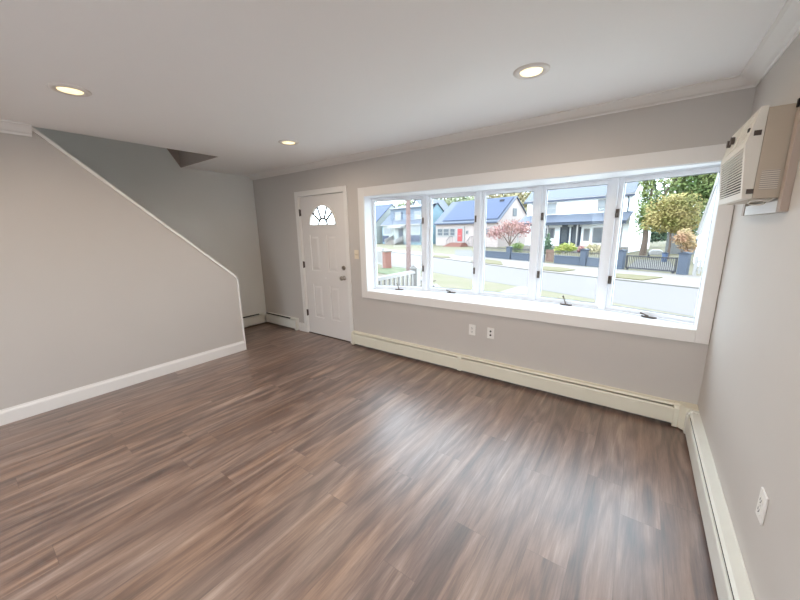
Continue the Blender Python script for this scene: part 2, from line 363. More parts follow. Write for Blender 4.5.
# upper part with the half-round light cut out
fc, fr_ = (-.455, 1.640), .270
def arc(r, n=20, a0=0, a1=math.pi): return [(fc[0]+r*math.cos(a0+(a1-a0)*i/n), fc[1]+r*math.sin(a0+(a1-a0)*i/n)) for i in range(n+1)]
A = arc(fr_)
top = 2.035
for i in range(20):
    (xa, za), (xb, zb) = A[i], A[i+1]
    slab.prism([(xb, zb), (xa, za), (xa, top), (xb, top)], Y0, Y1, 'y')
slab.box(D0+.003, fc[0]-fr_, Y0, Y1, 1.60, top); slab.box(fc[0]+fr_, D1-.003, Y0, Y1, 1.60, top); slab.box(fc[0]-fr_, fc[0]+fr_, Y0, Y1, 1.60, fc[1])
ds = slab.build('door_leaf', M['door'], dr)
for x0, x1 in PX:
    for z0, z1 in PZ:
        q = MB(); m_ = .022; y = Y0+.0098
        b0 = len(q.v); i_ = .05
        q.v += [(x0+m_, y, z0+m_), (x1-m_, y, z0+m_), (x1-m_, y, z1-m_), (x0+m_, y, z1-m_), (x0+i_, Y0+.001, z0+i_), (x1-i_, Y0+.001, z0+i_), (x1-i_, Y0+.001, z1-i_), (x0+i_, Y0+.001, z1-i_)]
        q.f += [(4, 5, 6, 7), (0, 1, 5, 4), (1, 2, 6, 5), (2, 3, 7, 6), (3, 0, 4, 7), (3, 2, 1, 0)]
        q.build('raised_panel', M['door'], ds)
# fan light
fl = MB(); ro, ri = fr_+.018, fr_-.012
P1, P2 = arc(ro, 24), arc(ri, 24)
for i in range(24): fl.prism([P1[i], P1[i+1], P2[i+1], P2[i]], Y0-.010, Y0+.012, 'y')
fl.box(fc[0]-ro, fc[0]+ro, Y0-.010, Y0+.012, fc[1]-.022, fc[1]+.006)
flo = fl.build('fan_light_frame', M['door'], ds)
MB().prism(arc(fr_-.004, 24), Y0+.016, Y0+.022, 'y').build('fan_light_glass', M['glass'], flo)
mt = MB(); q1, q2 = arc(.099, 16), arc(.076, 16)
for i in range(16): mt.prism([q1[i], q1[i+1], q2[i+1], q2[i]], Y0+.004, Y0+.015, 'y')
for ang in (40, 68, 112, 140):
    a_ = math.radians(ang); d = Vector((math.cos(a_), math.sin(a_))); n = Vector((-d.y, d.x))*.0115; c0 = Vector(fc)+d*.085; c1 = Vector(fc)+d*(fr_-.006)
    mt.prism([tuple(c0-n), tuple(c1-n), tuple(c1+n), tuple(c0+n)], Y0+.004, Y0+.015, 'y')
mt.build('muntin', M['bronze'], flo)
kn = MB(); kn.lathe([(.032, 0), (.032, -.006), (.026, -.012), (.012, -.014), (.011, -.034), (.020, -.038), (.028, -.046), (.030, -.056), (.027, -.068), (.016, -.076), (0, -.078)], (-.078, Y0, .918), 'y', 24)
kn.build('door_knob', M['nickel'], dr, smooth=True)
kb = MB(); kb.lathe([(.031, 0), (.031, -.010), (.026, -.016), (0, -.016)], (-.078, Y0, 1.055), 'y', 24); kb.box(-.078-.018, -.078+.018, Y0-.03, Y0-.015, 1.05, 1.06)
kb.build('deadbolt', M['nickel'], dr)
pk = MB().lathe([(.012, 0), (.012, -.004), (.006, -.006), (0, -.006)], (-.462, Y0, .885), 'y', 12).build('door_badge', M['trim'], ds)
for z in (.325, 1.066, 1.822):
    q = MB(); q.tube([(D0-.004, -.004, z-.05), (D0-.004, -.004, z+.05)], .008, 8); q.box(D0-.022, D0+.012, .0, .014, z-.045, z+.045); q.build('hinge', M['bronze'], dr)
dc = MB(); cw = .078; JT = 2.045
dc.box(D0-cw, D0-.008, -.018, 0, 0, JT+.07); dc.box(D1+.006, D1+cw-.012, -.018, 0, 0, JT+.07); dc.box(D0-.008, D1+.006, -.018, 0, JT, JT+.07)
dc.build('door_casing', M['trim'], dr, bevel=.005)
jm = MB(); jm.box(D0-.02, D0, 0, WT, 0, DH); jm.box(D1, D1+.02, 0, WT, 0, DH); jm.box(D0, D1, 0, WT, JT, DH+.01)
jm.box(D0, D0+.012, Y1+.002, Y1+.02, .015, JT); jm.box(D1-.012, D1, Y1+.002, Y1+.02, .015, JT); jm.box(D0, D1, Y1+.002, Y1+.02, 2.037, JT)
jm.build('door_jamb', M['trim'], dr)
MB().box(D0, D1, .0, WT, 0, .011).build('threshold', M['bronze'], dr)

# ============================================================ BASEBOARD HEATERS
def heater(label, loc, rz, L, m, ends=(1, 1), joints=(), h=.195, d=.066, slots=None):
    t = thing('baseboard_heater', label, 'heater', loc, rz)
    MB().prism([(-.001, .012), (-.006, .012), (-.006, h), (-.001, h)], 0, L, 'x').build('back_panel', m, t)
    MB().prism([(-.006, h-.004), (-.046, h-.004), (-.057, h-.016), (-.055, h-.020), (-.044, h-.008), (-.006, h-.008)], 0, L, 'x').build('top_cover', m, t)
    MB().prism([(-d, .035), (-d, h-.040), (-.060, h-.029), (-.056, h-.029), (-.061, h-.041), (-.061, .040), (-.05, .035)], 0, L, 'x').build('front_panel', m, t)
    MB().box(.01, L-.01, -.05, -.01, .05, h-.05).build('heating_fins', M['dark'], t)
    for e, x in zip(ends, (0, L-.035)):
        if e: MB().prism([(-.0005, .008), (-d-.004, .008), (-d-.004, h-.036), (-.058, h-.006), (-.045, h+.002), (-.0005, h+.002)], x, x+.035, 'x').build('end_cap', m, t, bevel=.003)
    for x in joints: MB().prism([(-.006, .025), (-d-.003, .025), (-d-.003, h-.038), (-.059, h-.011), (-.046, h+.001), (-.006, h+.001)], x-.022, x+.022, 'x').build('joint_cover', m, t)
    for x0, x1 in slots or ():
        MB().prism([(-.047, h-.002), (-.059, h-.0155), (-.061, h-.014), (-.047, h)], x0, x1, 'x').build('vent_slot', M['dark'], t)
    return t
heater('long cream metal baseboard heater under the wide front window', (.075, 0, 0), 0, 3.555-.075, M['cream'], joints=(1.625,))
cc = heater('white metal baseboard heater along the right wall below the wall outlet', (XR, -.105, 0), -math.pi/2, 4.6, M['heatwhite'], ends=(1, 1))
cn = MB(); cn.prism([(XR-.105, -.0), (XR-.105, -.07), (XR-.07, -.105), (XR, -.105), (XR, 0)], .012, .203, 'z')
tag(cn.build('heater_corner_cover', M['cream'], bevel=.006), 'cream metal corner cover joining the two heaters in the right-hand corner', 'heater cover')
heater('short off-white baseboard heater between the stair wall corner and the front door', (XL+.075, 0, 0), 0, .90-.075+.005, M['heatwhite'], ends=(0, 1), slots=((.01, .68),))
heater('off-white baseboard heater on the stairwell wall beyond the half wall', (XL, -1.5, 0), math.pi/2, 1.42, M['heatwhite'], ends=(1, 0), slots=((.2, 1.33),))

# ============================================================ OUTLETS, SWITCH
def plate(name, label, cat, loc, rz, kind, m):
    t = thing(name, label, cat, loc, rz)
    MB().box(-.037, .037, -.007, 0, -.058, .058).build('cover_plate', m, t, bevel=.003)
    if kind == 'outlet':
        for z in (-.02, .02):
            o = MB().prism([(-.012, z-.014), (.012, z-.014), (.017, z-.006), (.017, z+.006), (.012, z+.014), (-.012, z+.014), (-.017, z+.006), (-.017, z-.006)], -.010, -.0065, 'y').build('receptacle', m, t)
            q = MB(); q.box(-.0085, -.0055, -.0106, -.0098, z-.003, z+.008); q.box(.0055, .0085, -.0106, -.0098, z-.003, z+.007); q.lathe([(.0028, -.0106), (.0028, -.0098)], (0, 0, z-.008), 'y', 8)
            q.build('socket_slot', M['dark'], o)
    elif kind == 'coax':
        for z in (-.02, .02):
            MB().lathe([(.010, -.006), (.010, -.010), (.006, -.014), (.0, -.014)], (0, 0, z), 'y', 12).build('jack', M['dark'], t)
    else:
        for x in ((-.016, .016) if kind == 'switch2' else (0,)):
            MB().prism([(-.007, -.012), (-.020, .004), (-.016, .010), (-.007, .012)], x-.005, x+.005, 'x').build('toggle', m, t)
    MB().lathe([(.003, -.007), (.003, -.0085), (0, -.0085)], (0, 0, 0), 'y', 8).build('screw', M['nickel'], t)
    return t
plate('wall_outlet', 'white outlet plate under the window, left of the pair', 'outlet', (1.815, 0, .493), 0, 'outlet', M['plastic'])
plate('wall_jack', 'white jack plate with two dark round ports under the window, right of the pair', 'jack plate', (2.018, 0, .490), 0, 'coax', M['plastic'])
plate('wall_outlet', 'white outlet plate on the right wall above the heater', 'outlet', (XR, -1.53, .50), -math.pi/2, 'outlet', M['plastic'])
plate('light_switch', 'cream light switch plate between the front door and the window', 'switch', (.183, 0, 1.247), 0, 'switch2', M['almond'])

# ============================================================ RECESSED LIGHTS
def downlight(label, x, y):
    t = thing('recessed_light', label, 'ceiling light', (x, y, H), 0, 'recessed lights in the ceiling')
    MB().lathe([(.062, -.002), (.070, -.010), (.092, -.008), (.102, -.001), (.102, .0), (.062, .0), (.062, -.002)], (0, 0, 0), 'z', 40).build('trim_ring', M['ringw'], t, smooth=True)
    MB().lathe([(0, -.003), (.060, -.006), (.0625, -.002)], (0, 0, 0), 'z', 32).build('lens', M['bulb'], t, smooth=True)
    ld = bpy.data.lights.new('lamp_glow', 'AREA'); ld.shape = 'DISK'; ld.size = .10; ld.energy = LAMP_W; ld.color = (1, .82, .63); ld.spread = math.radians(170)
    lo = bpy.data.objects.new('lamp_glow', ld); C.objects.link(lo); lo.parent = t; lo.location = (0, 0, -.012)
    return t
downlight('lit recessed ceiling light at left above the half wall, nearest the crown moulding end', .172, -2.519)
downlight('small lit recessed ceiling light in front of the entry door, farthest from the viewer', .157, -.90)
downlight('lit recessed ceiling light near the window, the largest on the right', 2.549, -.959)
for (x, y) in ((2.55, -2.52), (.17, -4.2), (2.55, -4.2)):  # unseen lamps added to raise the room's light level
    downlight('lit recessed ceiling light in the rear half of the room behind the viewer', x, y)

dl = downlight('lit recessed ceiling light high over the stair landing', XL+.5, -3.2)  # extra lamp out of view, added to lift the stairwell
dl.location.z = 4.6
for c_ in dl.children:
    if c_.type == 'LIGHT': c_.data = c_.data.copy(); c_.data.energy = 4; c_.data.color = (.95, .97, 1)
# ============================================================ AIR CONDITIONER
ac = thing('air_conditioner', 'white louvred air conditioner set through the right wall beside the window', 'air conditioner', (XR, -.7525, 1.652))
# local: x toward room is negative; y +-.32; z 0..405
AH, AY = .375, .2875
MB().box(-.105, -.0, -AY, AY, 0, AH-.008).build('metal_case', M['accase'], ac, bevel=.003)
bz = MB(); pr = [(-.106, 0), (-.138, .0), (-.1395, .015), (-.158, .235), (-.129, AH), (-.106, AH)]
# front bezel: solid ends and rails around the grille
bz.prism(pr, -AY-.004, -AY+.03, 'y'); bz.prism(pr, AY-.03, AY+.004, 'y')
bz.prism([(-.106, 0), (-.138, 0), (-.1405, .03), (-.106, .03)], -AY+.03, AY-.03, 'y')
bz.prism([(-.106, .22), (-.1568, .22), (-.158, .235), (-.129, AH), (-.106, AH)], -AY+.03, AY-.03, 'y')
bo = bz.build('front_bezel', M['acp'], ac, bevel=.002)
gr = MB()
for i in range(15):
    z = .034+i*.0125; x = -.1408-.0160*(z-.03)/.19
    gr.prism([(x+.002, z), (x+.014, z+.006), (x+.014, z+.0095), (x-.0005, z+.0055)], -AY+.03, AY-.03, 'y')
gr.build('grille', M['acp'], bo)
MB().box(-.120, -.108, -AY+.031, AY-.031, .031, .219).build('filter', M['dark'], bo)
# control panel and outlet louvres on the slanted top face
def sl(u, off=0): # u 0..1 up the slanted face
    return (-.158+.029*u - off*.979, .235+(AH-.235)*u + off*.203)
cp = MB(); a, b = sl(.12), sl(.88); c, d = sl(.88, .003), sl(.12, .003)
cp.prism([a, b, c, d], -.02, AY-.04, 'y'); cp.build('control_panel', M['acp'], bo)
lv = MB()
for k in range(7):
    u = .15+k*.105; a, b, c, d = sl(u), sl(u+.05), sl(u+.05, .003), sl(u, .003); lv.prism([a, b, c, d], -AY+.05, -.05, 'y')
lv.build('outlet_louver', M['acp'], bo)
for y in (.05, .14):
    p = sl(.5, .012); MB().lathe([(.018, -.009), (.018, .006), (.0, .006)], (p[0], y, p[1]), 'x', 16).build('control_knob', M['bronze'], bo)
for (x, z) in ((-.125, .27), (-.116, .03)):
    MB().box(x-.012, x+.010, -AY-.010, -AY+.0, z-.010, z+.010).build('mounting_clip', M['bronze'], ac)
MB().box(-.150, -.138, -AY+.03, -AY+.055, .285, .30).build('latch', M['dark'], bo)
lb = MB().box(-.090, -.035, -AY-.0015, -AY-.0002, .035, .115).build('rating_label', line_mat('label_print', srgb(205, 196, 184), srgb(140, 130, 122), .0085, 'Z', .30), ac)
cd = MB(); pts = []
for i in range(25):
    a_ = i/24*2*math.pi*1.25; pts.append((-.075+.028*math.cos(a_), -.25+.05*i/24, -.016+.010*math.sin(a_)))
cd.tube([(-.03, -.27, .0)]+pts+[(-.03, -.20, -.004)], .0035, 6); cd.build('power_cord', M['acp'], ac)
# bare timber frame around the sleeve
fr2 = thing('timber_sleeve_frame', 'bare timber trim frame around the air conditioner on the right wall', 'trim frame', (XR, -.7525, 1.652))
o1, o2 = -AY-.004, AY+.004
for y0, y1 in ((o1-.048, o1), (o2, o2+.048)): MB().box(-.026, 0, y0, y1, -.062, AH+.03).build('frame_stile', M['wood'], fr2, bevel=.002)
MB().box(-.022, 0, o1, o2, -.062, -.012).build('frame_rail', M['trim'], fr2, bevel=.002)['label'] = 'white painted bottom rail'
MB().box(-.033, -.0265, o1-.034, o1-.016, AH-.03, AH+.0).build('cable_clip', M['dark'], fr2)

# ============================================================ OUTSIDE
G = -1.0
M['fwhite'] = line_mat('white_siding', srgb(232, 234, 236), srgb(205, 208, 212), .20)
M['fpink'] = line_mat('pale_pink_siding', X(244, 234, 236), X(224, 212, 216), .20)
M['fblue'] = line_mat('blue_grey_siding', X(140, 164, 194), X(124, 148, 180), .20)
M['flight'] = line_mat('pale_blue_siding', X(226, 242, 246), X(206, 224, 232), .20)
M['sky'] = line_mat('light_blue_siding', X(160, 206, 232), X(140, 186, 214), .20)
M['navy'] = mat('dark_blue_cladding', X(88, 102, 138), .7)
M['roofgrey'] = line_mat('grey_blue_shingles', X(140, 156, 188, 5.5), X(126, 142, 174, 5.5), .25)
M['rooflt'] = line_mat('light_grey_shingles', X(170, 184, 208, 6.2), X(154, 168, 194, 6.2), .25)
M['solar'] = mat('solar_blue_panel', X(146, 168, 218, 6.2), .6, var=.08, scale=2, spec=.15)
M['solarline'] = mat('solar_rail', srgb(70, 88, 130), .4)
M['owhite'] = mat('outdoor_white_paint', X(242, 246, 252, 4.6), .5, var=.01)
M['red'] = mat('red_door_paint', X(232, 92, 98), .5)
M['redbrick'] = brick_mat()
M['pane'] = mat('dark_window_pane', X(120, 134, 150), .3, var=.15, scale=2, spec=.3)
M['paled'] = mat('pale_curtained_pane', X(190, 204, 218), .3, var=.15, scale=3, spec=.3)
M['ddoor'] = mat('dark_slate_paint', X(84, 98, 122), .5, spec=.3)
M['iron'] = mat('black_iron', X(84, 86, 98), .6, spec=.3)
M['wallnavy'] = mat('slate_blue_block_wall', X(108, 124, 150), .8, var=.08, scale=4)
M['bark'] = mat('tree_bark', X(150, 134, 124), .95, var=.2, scale=14, stretch=(1, 1, .2))
M['polewood'] = mat('weathered_pole_wood', X(176, 150, 150), .95, var=.15, scale=12, stretch=(1, 1, .1))
M['brownwood'] = mat('brown_fence_wood', X(170, 140, 128), .85, var=.15, scale=8)
M['greyshed'] = line_mat('grey_shed_siding', X(190, 198, 206), X(174, 182, 190), .18)
M['binblue'] = mat('blue_plastic', X(110, 140, 190), .5)

M['patio0'] = mat('pale_terrace_paving', srgb(214, 210, 202), .85, var=.05, scale=3)
def poly(name, pts, z, m, t=.05):
    return struct(MB().prism(pts, z-t, z, 'z').build(name, m))
struct(MB().box(-140, 120, 20, 160, G-.3, G-.06).build('ground_far', M['drygrass']))
NC = [(-40, 29.5), (-11.8, 16.3), (-8.0, 14.95), (-4.0, 13.1), (0, 11.45), (4.7, 9.15), (22, .5)]
FC = [(-40, 40.5), (-22.3, 29.9), (-12.9, 24.5), (-6.1, 20.5), (-1.4, 17.9), (2.0, 16.4), (5.5, 15.0), (30, 3.2)]
FE = [(-40, 44), (-22.9, 32.0), (-8.6, 26.5), (0.3, 21.6), (5.35, 19.6), (34, 8)]
poly('ground_near', [(-40, .2), (25, .2)] + NC[::-1], G-.02, M['drygrass'], .2)
poly('ground_terrace', [(.9, .2), (9, .2), (9, 5.4), (.9, 6.0)], G+.01, M['patio0'], .1)  # hidden pale slab added to bounce daylight up to the ceiling
poly('ground_street', NC + FC[::-1], G-.05, M['asphalt'], .2)
poly('ground_pavement', FC + FE[::-1], G-.0, M['concrete'], .2)
poly('ground_lawn', FE + [(60, 45), (-40, 60)], G+.0, M['drygrass'], .2)
def kerb(pts, name):
    q = MB()
    for a, b in zip(pts[:-1], pts[1:]): q.obox(a, b, .14, G-.2, G-.016)
    return struct(q.build(name, M['kerb']))
kerb(NC, 'trim_7'); kerb(FC, 'trim_8')
M['patio'] = mat('pale_patio_paving', srgb(205, 202, 196), .85, var=.05, scale=3)
poly('ground_backyard', [(-40, -30), (40, -30), (40, YB-.2), (-40, YB-.2)], -.1, M['patio'], .2)  # unseen ground made pale to bounce light in through the rear opening
# grass strips in the pavement
def strip(pts, label, m='grass'):
    o = MB().prism(pts, G-.0, G+.04, 'z').build('grass_strip', M[m]); tag(o, label, 'grass strip', None, 'stuff')
strip([(-14.2, 26.4), (-12.2, 26.2), (-11.0, 24.4), (-11.6, 23.95), (-14.8, 25.8)], 'grass strip by the far kerb in front of the red-doored house')
strip([(-7.6, 24.0), (-5.7, 22.7), (-4.7, 20.2), (-6.0, 20.75), (-8.0, 22.0)], 'yellow-green grass strip by the far kerb below the pink tree')
strip([(-1.9, 20.3), (-.7, 20.1), (.1, 19.2), (-.5, 17.9), (-1.5, 18.3), (-2.6, 19.0)], 'yellow-green grass strip by the far kerb in front of the white porch house')
strip([(2.0, 18.4), (3.0, 18.2), (4.2, 17.7), (3.4, 16.2), (2.2, 16.7)], 'yellow-green grass strip by the far kerb in front of the black gate')
# driveways
def slab(pts, label, z=G+.02, m='concrete', name='driveway'):
    tag(MB().prism(pts, z-.03, z, 'z').build(name, M[m]), label, 'driveway')
slab([(-16.4, 36), (-14.2, 36), (-9.9, 28.0), (-9.6, 26.2), (-12.0, 27.3)], 'grey driveway beside the red-doored house', m='kerb')
slab([(-1.5, 8.3), (-1.05, 11.8), (-.35, 11.5), (.2, 8.3)], 'pale concrete front walk crossing the near lawn to the kerb', name='front_walk')
slab([(2.55, 21.45), (4.95, 20.3), (5.0, 22.2), (4.95, 28.2), (3.0, 28.2)], 'grey driveway running back behind the black gate', m='kerb')
tag(MB().prism([(-11.6, 13.0), (-8.0, 12.0), (-7.2, 14.2), (-10.8, 15.6)], G-.02, G+.02, 'z').build('grass_patch', M['green']), 'bright green grass patch beside the utility pole', 'grass patch', None, 'stuff')
tag(MB().prism([(-9, 6.5), (-4.5, 5), (-5.2, 11.5), (-11.6, 12.6)], G-.02, G+.015, 'z').build('garden_bed', M['soil']), 'dry leafy garden bed beyond the porch railing', 'garden bed', None, 'stuff')

# ---------------- houses
def hwin(t, u0, u1, z0, z1, y=-.0, cols=1, rows=2, m='pane', shutters=None, name='window'):
    q = MB(); e = .09
    q.box(u0-e, u0, y-.06, y, z0-e, z1+e); q.box(u1, u1+e, y-.06, y, z0-e, z1+e); q.box(u0, u1, y-.06, y, z1, z1+e); q.box(u0, u1, y-.06, y, z0-e, z0)
    for i in range(1, cols): x = u0+(u1-u0)*i/cols; q.box(x-.04, x+.04, y-.05, y-.01, z0, z1)
    for i in range(1, rows): z = z0+(z1-z0)*i/rows; q.box(u0, u1, y-.045, y-.01, z-.03, z+.03)
    f = q.build(name, M['owhite'], t)
    MB().box(u0, u1, y-.03, y-.005, z0, z1).build('pane', M[m], f)
    if shutters:
        for a in (u0-e-.32, u1+e): MB().box(a, a+.32, y-.05, y-.0, z0-.03, z1+.03).build('shutter', M[shutters], f)
    return f
def gable_body(t, w0, w1, d, ze, zr, m, roofm, ov=.35):
    """ridge parallel to the facade; gable ends left and right"""
    hm = MB().prism([(0, 0), (d, 0), (d, ze), (d/2, zr), (0, ze)], w0, w1, 'x').build('wall', m, t)
    s = (zr-ze)/(d/2); th = .14
    R = MB(); R.prism([(-ov, ze-s*ov), (d/2, zr), (d/2, zr+th), (-ov, ze-s*ov+th)], w0-.2, w1+.2, 'x'); R.prism([(d+ov, ze-s*ov), (d/2, zr), (d/2, zr+th), (d+ov, ze-s*ov+th)], w0-.2, w1+.2, 'x')
    ro = R.build('roof', roofm, t)
    gq = MB().box(w0-.2, w1+.2, -ov-.1, -ov, ze-s*ov-.06, ze-s*ov+.10).build('gutter', M['owhite'], t)
    return s

# white porch house (centre right)
h1 = thing('house', 'white two-storey house with a full-width grey porch roof and two dark doors', 'house', (-3.1, 37.0, G), math.radians(-12), 'houses across the street')
s = gable_body(h1, -5.15, 5.25, 9.0, 5.7, 8.9, M['fwhite'], M['rooflt'], .3)
MB().box(-5.4, 5.5, -.42, -.3, 5.33, 5.50).build('fascia', M['navy'], h1)
MB().prism([(-1.9, 2.98), (0.0, 3.85), (0, 3.95), (-2.0, 3.10)], -5.35, 5.45, 'x').build('porch_roof', M['roofgrey'], h1)
MB().box(-5.35, 5.45, -2.02, -1.88, 2.80, 3.02).build('porch_fascia', M['ddoor'], h1)
for u in (-5.2, -1.75, 1.25, 5.15): MB().box(u-.06, u+.06, -1.85, -1.73, .6, 2.85).build('porch_column', M['owhite'], h1)
MB().box(-5.3, 5.4, -1.9, 0, 0, .6).build('porch_deck', M['concrete'], h1)
for a, b in ((-2.75, -1.85), (2.4, 3.3)): hwin(h1, a, b, 4.1, 5.15, 0, 1, 2, 'paled')
hwin(h1, -2.75, -1.85, 1.45, 2.45, 0, 2, 1, 'pane')
for a, b in ((-1.15, -.2), (.0, 1.0)):
    q = MB().box(a, b, -.07, -.01, .62, 2.6).build('front_door', M['ddoor'], h1); MB().box(a+.18, b-.18, -.085, -.07, 1.0, 3.2).build('door_pane', M['pane'], q)
hwin(h1, 1.35, 1.75, 1.2, 2.3, 0, 1, 1, 'paled'); hwin(h1, 2.2, 3.25, 1.0, 2.4, 0, 1, 2, 'pane'); hwin(h1, 3.9, 4.6, 1.0, 2.4, 0, 1, 2, 'pane')
MB().tube([(5.0, -.45, 5.35), (5.0, -.12, 5.0), (5.0, -.12, 3.9)], .05, 6).build('downspout', M['ddoor'], h1)
MB().tube([(5.05, -2.0, 2.85), (5.05, -1.95, .1)], .06, 6).build('porch_downspout', M['ddoor'], h1)

# red-door cape
h2 = thing('house', 'low pale house with a blue solar roof and a red front door', 'house', (-24.8, 45.5, G), math.radians(-13), 'houses across the street')
gable_body(h2, .15, 11.9, 8.6, 3.65, 7.0, M['fpink'], M['roofgrey'], .3)
sl_ = (7.0-3.65)/4.3
q = MB(); q.prism([(.05, 3.65+.05*sl_+.22), (4.0, 3.65+4.0*sl_+.22), (4.0, 3.65+4.0*sl_+.3), (.05, 3.65+.05*sl_+.3)], 1.6, 11.7, 'x')
so2 = q.build('solar_array', M['solar'], h2)
q = MB()
for i in range(0, 7): q.box(1.6+i*1.683-.02, 1.6+i*1.683+.02, 0, .02, 0, .01)
MB().box(.15, 11.9, -.5, -.3, 3.35, 3.52).build('shadow_board', M['navy'], h2)
MB().box(.3, 4.6, -.04, 0, 1.35, 2.75).build('window_band', M['owhite'], h2)
for a, b in ((.65, 1.65), (1.95, 3.0), (3.35, 4.2)): hwin(h2, a, b, 1.65, 2.65, -.04, 1, 2, 'pane')
MB().box(4.35, 6.1, -.12, -.0, .45, 2.95).build('door_surround', M['owhite'], h2)
rd = MB().box(4.85, 5.75, -.17, -.12, .75, 2.65).build('front_door', M['red'], h2); MB().box(5.0, 5.6, -.19, -.17, 1.55, 1.62).build('door_bar', M['owhite'], rd)
st = MB()
for i in range(4): st.box(3.6-.15*i+.3, 6.4+.15*i, -1.0-.3*i, 0, 0, .55-.14*i)
st.build('front_steps', M['redbrick'], h2)
for s0 in (3.95, 7.88):
    q = MB()
    q.tube([(s0, -.2, 1.5), (s0, -1.0, 1.45), (s0, -1.7, .9)], .03, 6)
    for j in range(5): q.tube([(s0, -.3-.35*j, .3), (s0, -.3-.35*j, 1.45-(max(0, j-2))*.22)], .02, 5)
    q.build('step_railing', M['iron'], h2)
hwin(h2, 9.7, 10.4, 1.6, 2.6, 0, 1, 2, 'pane')
hwin(h2, 6.4, 6.7, 1.9, 2.3, 0, 1, 1, 'pane')
ch = MB().box(4.8, 5.7, 3.9, 4.7, 6.5, 7.9).build('chimney', M['owhite'], h2)
MB().box(9.9, 10.5, 3.2, 3.6, 5.9, 6.75).build('roof_vent', M['iron'], h2)
gw = MB().box(11.9, 11.96, 3.6, 4.6, 4.3, 5.4).build('gable_window', M['pane'], h2)

# white gable house behind
h5 = thing('house', 'white gabled house showing between the blue and red-doored houses', 'house', (-42.6, 63.0, G), math.radians(-13), 'houses across the street')
MB().prism([(0, 0), (6.8, 0), (6.8, 5.6), (3.4, 9.4), (0, 5.6)], 0, 9, 'y').build('wall', M['fwhite'], h5)
q = MB(); q.prism([(-.35, 5.25), (3.4, 9.45), (3.4, 9.7), (-.6, 5.25)], -.3, 9.3, 'y'); q.prism([(7.15, 5.25), (3.4, 9.45), (3.4, 9.7), (7.4, 5.25)], -.3, 9.3, 'y'); q.build('roof', M['rooflt'], h5)
hwin(h5, 1.5, 2.4, 4.8, 6.4, 0, 1, 2, 'pane'); hwin(h5, 4.1, 5.0, 4.8, 6.4, 0, 1, 2, 'pane')

# blue dormer house
h3 = thing('house', 'blue-grey house with a wide shuttered dormer and white entry hood', 'house', (-34.5, 48.5, G), math.radians(-13), 'houses across the street')
gable_body(h3, -5.0, 5.95, 8.5, 3.8, 7.3, M['sky'], M['roofgrey'], .3)
MB().box(-3.0, 5.9, .6, 4.2, 3.9, 6.55).build('dormer', M['fblue'], h3)
MB().prism([(.3, 6.5), (4.25, 7.3), (4.25, 7.42), (.3, 6.65)], -3.3, 6.1, 'x').build('dormer_roof', M['rooflt'], h3)
hwin(h3, -1.55, .05, 4.55, 5.9, .58, 2, 2, 'paled', 'navy'); hwin(h3, 3.8, 5.8, 4.55, 5.8, .58, 2, 2, 'paled')
MB().box(-4.7, 5.9, -.06, 0, .4, 3.6).build('front_cladding', M['flight'], h3)
hwin(h3, -4.3, -2.2, 2.0, 3.0, -.06, 2, 1, 'paled'); hwin(h3, 3.8, 5.8, 2.1, 3.3, -.06, 2, 2, 'paled')
MB().box(-4.7, -2.9, -.2, -.06, .4, 1.6).build('skirt_panel', M['navy'], h3); MB().box(3.4, 5.85, -.2, -.06, .5, 1.7).build('skirt_panel', M['navy'], h3)
MB().box(.1, 1.3, -.12, -.06, .9, 2.95).build('front_door', M['ddoor'], h3)
MB().prism([(-1.5, 3.0), (0, 3.15), (0, 3.55), (-1.5, 3.35)], -1.6, 2.2, 'x').build('entry_hood', M['owhite'], h3)
q = MB()
for i in range(5): q.box(-1.4, 1.4, -1.1-.35*i, -.06, 0, .85-.17*i)
q.build('front_steps', M['concrete'], h3)
for u in (-1.5, 1.5): MB().prism([(-2.2, .2), (-.1, .9), (-.1, 1.7), (-2.2, .95)], u-.06, u+.06, 'x').build('step_wall', M['owhite'], h3)
# far left house
h4 = thing('house', 'pale blue house with a purple-blue roof at the far left of the window', 'house', (-49.0, 51.5, G), math.radians(-13), 'houses across the street')
gable_body(h4, -4, 8.0, 9, 4.2, 8.0, M['flight'], M['solar'], .3)
hwin(h4, 5.2, 6.2, 1.6, 3.0, 0, 1, 2, 'paled')
# right white house
h6 = thing('house', 'tall white house with a steep side roof at the right edge of the window', 'house', (5.62, 24.6, G), math.radians(-4), 'houses across the street')
MB().prism([(.42, 0), (.5, 2.0), (1.05, 7.0), (1.6, 7.2), (6, 8.0), (6, 0)], 0, 3.6, 'y').build('wall', M['fwhite'], h6)
MB().prism([(.35, 2.0), (.93, 5.62), (1.5, 7.3), (6, 8.15), (6, 8.0), (1.6, 7.2), (1.05, 7.0), (.5, 2.0)], -.25, 3.8, 'y').build('roof', M['owhite'], h6)
hwin(h6, 2.2, 3.0, 3.2, 4.6, 0, 1, 2, 'paled')

# ---------------- fences along the far pavement
FA = Vector((-8.564, 26.334)); FD = Vector((math.cos(math.radians(-26.13)), math.sin(math.radians(-26.13))))
FR = math.radians(-26.13)
def fthing(name, label, cat, u, group=None):
    p = FA+FD*u; return thing(name, label, cat, (p.x, p.y, G), FR, group)
def wallseg(u0, u1, label, hw_=.52, hp=.95):
    t = fthing('garden_wall', label, 'wall', u0, 'slate garden walls with iron pickets'); L = u1-u0
    MB().box(0, L, -.1, .1, 0, hw_).build('block_wall', M['wallnavy'], t); MB().box(-.02, L+.02, -.13, .13, hw_, hw_+.06).build('coping', M['wallnavy'], t)
    q = MB(); q.box(0, L, -.015, .015, hp-.10, hp-.06)
    k = int(L/.13)
    for i in range(k+1): q.box(i*L/k-.012, i*L/k+.012, -.012, .012, hw_+.05, hp)
    q.build('iron_pickets', M['iron'], t)
wallseg(-.2, 2.85, 'low slate wall with iron pickets left of the first pillar')
wallseg(3.35, 6.55, 'low slate wall with iron pickets below the pink tree')
wallseg(7.5, 9.45, 'low slate wall with iron pickets in front of the yellow-green bush')
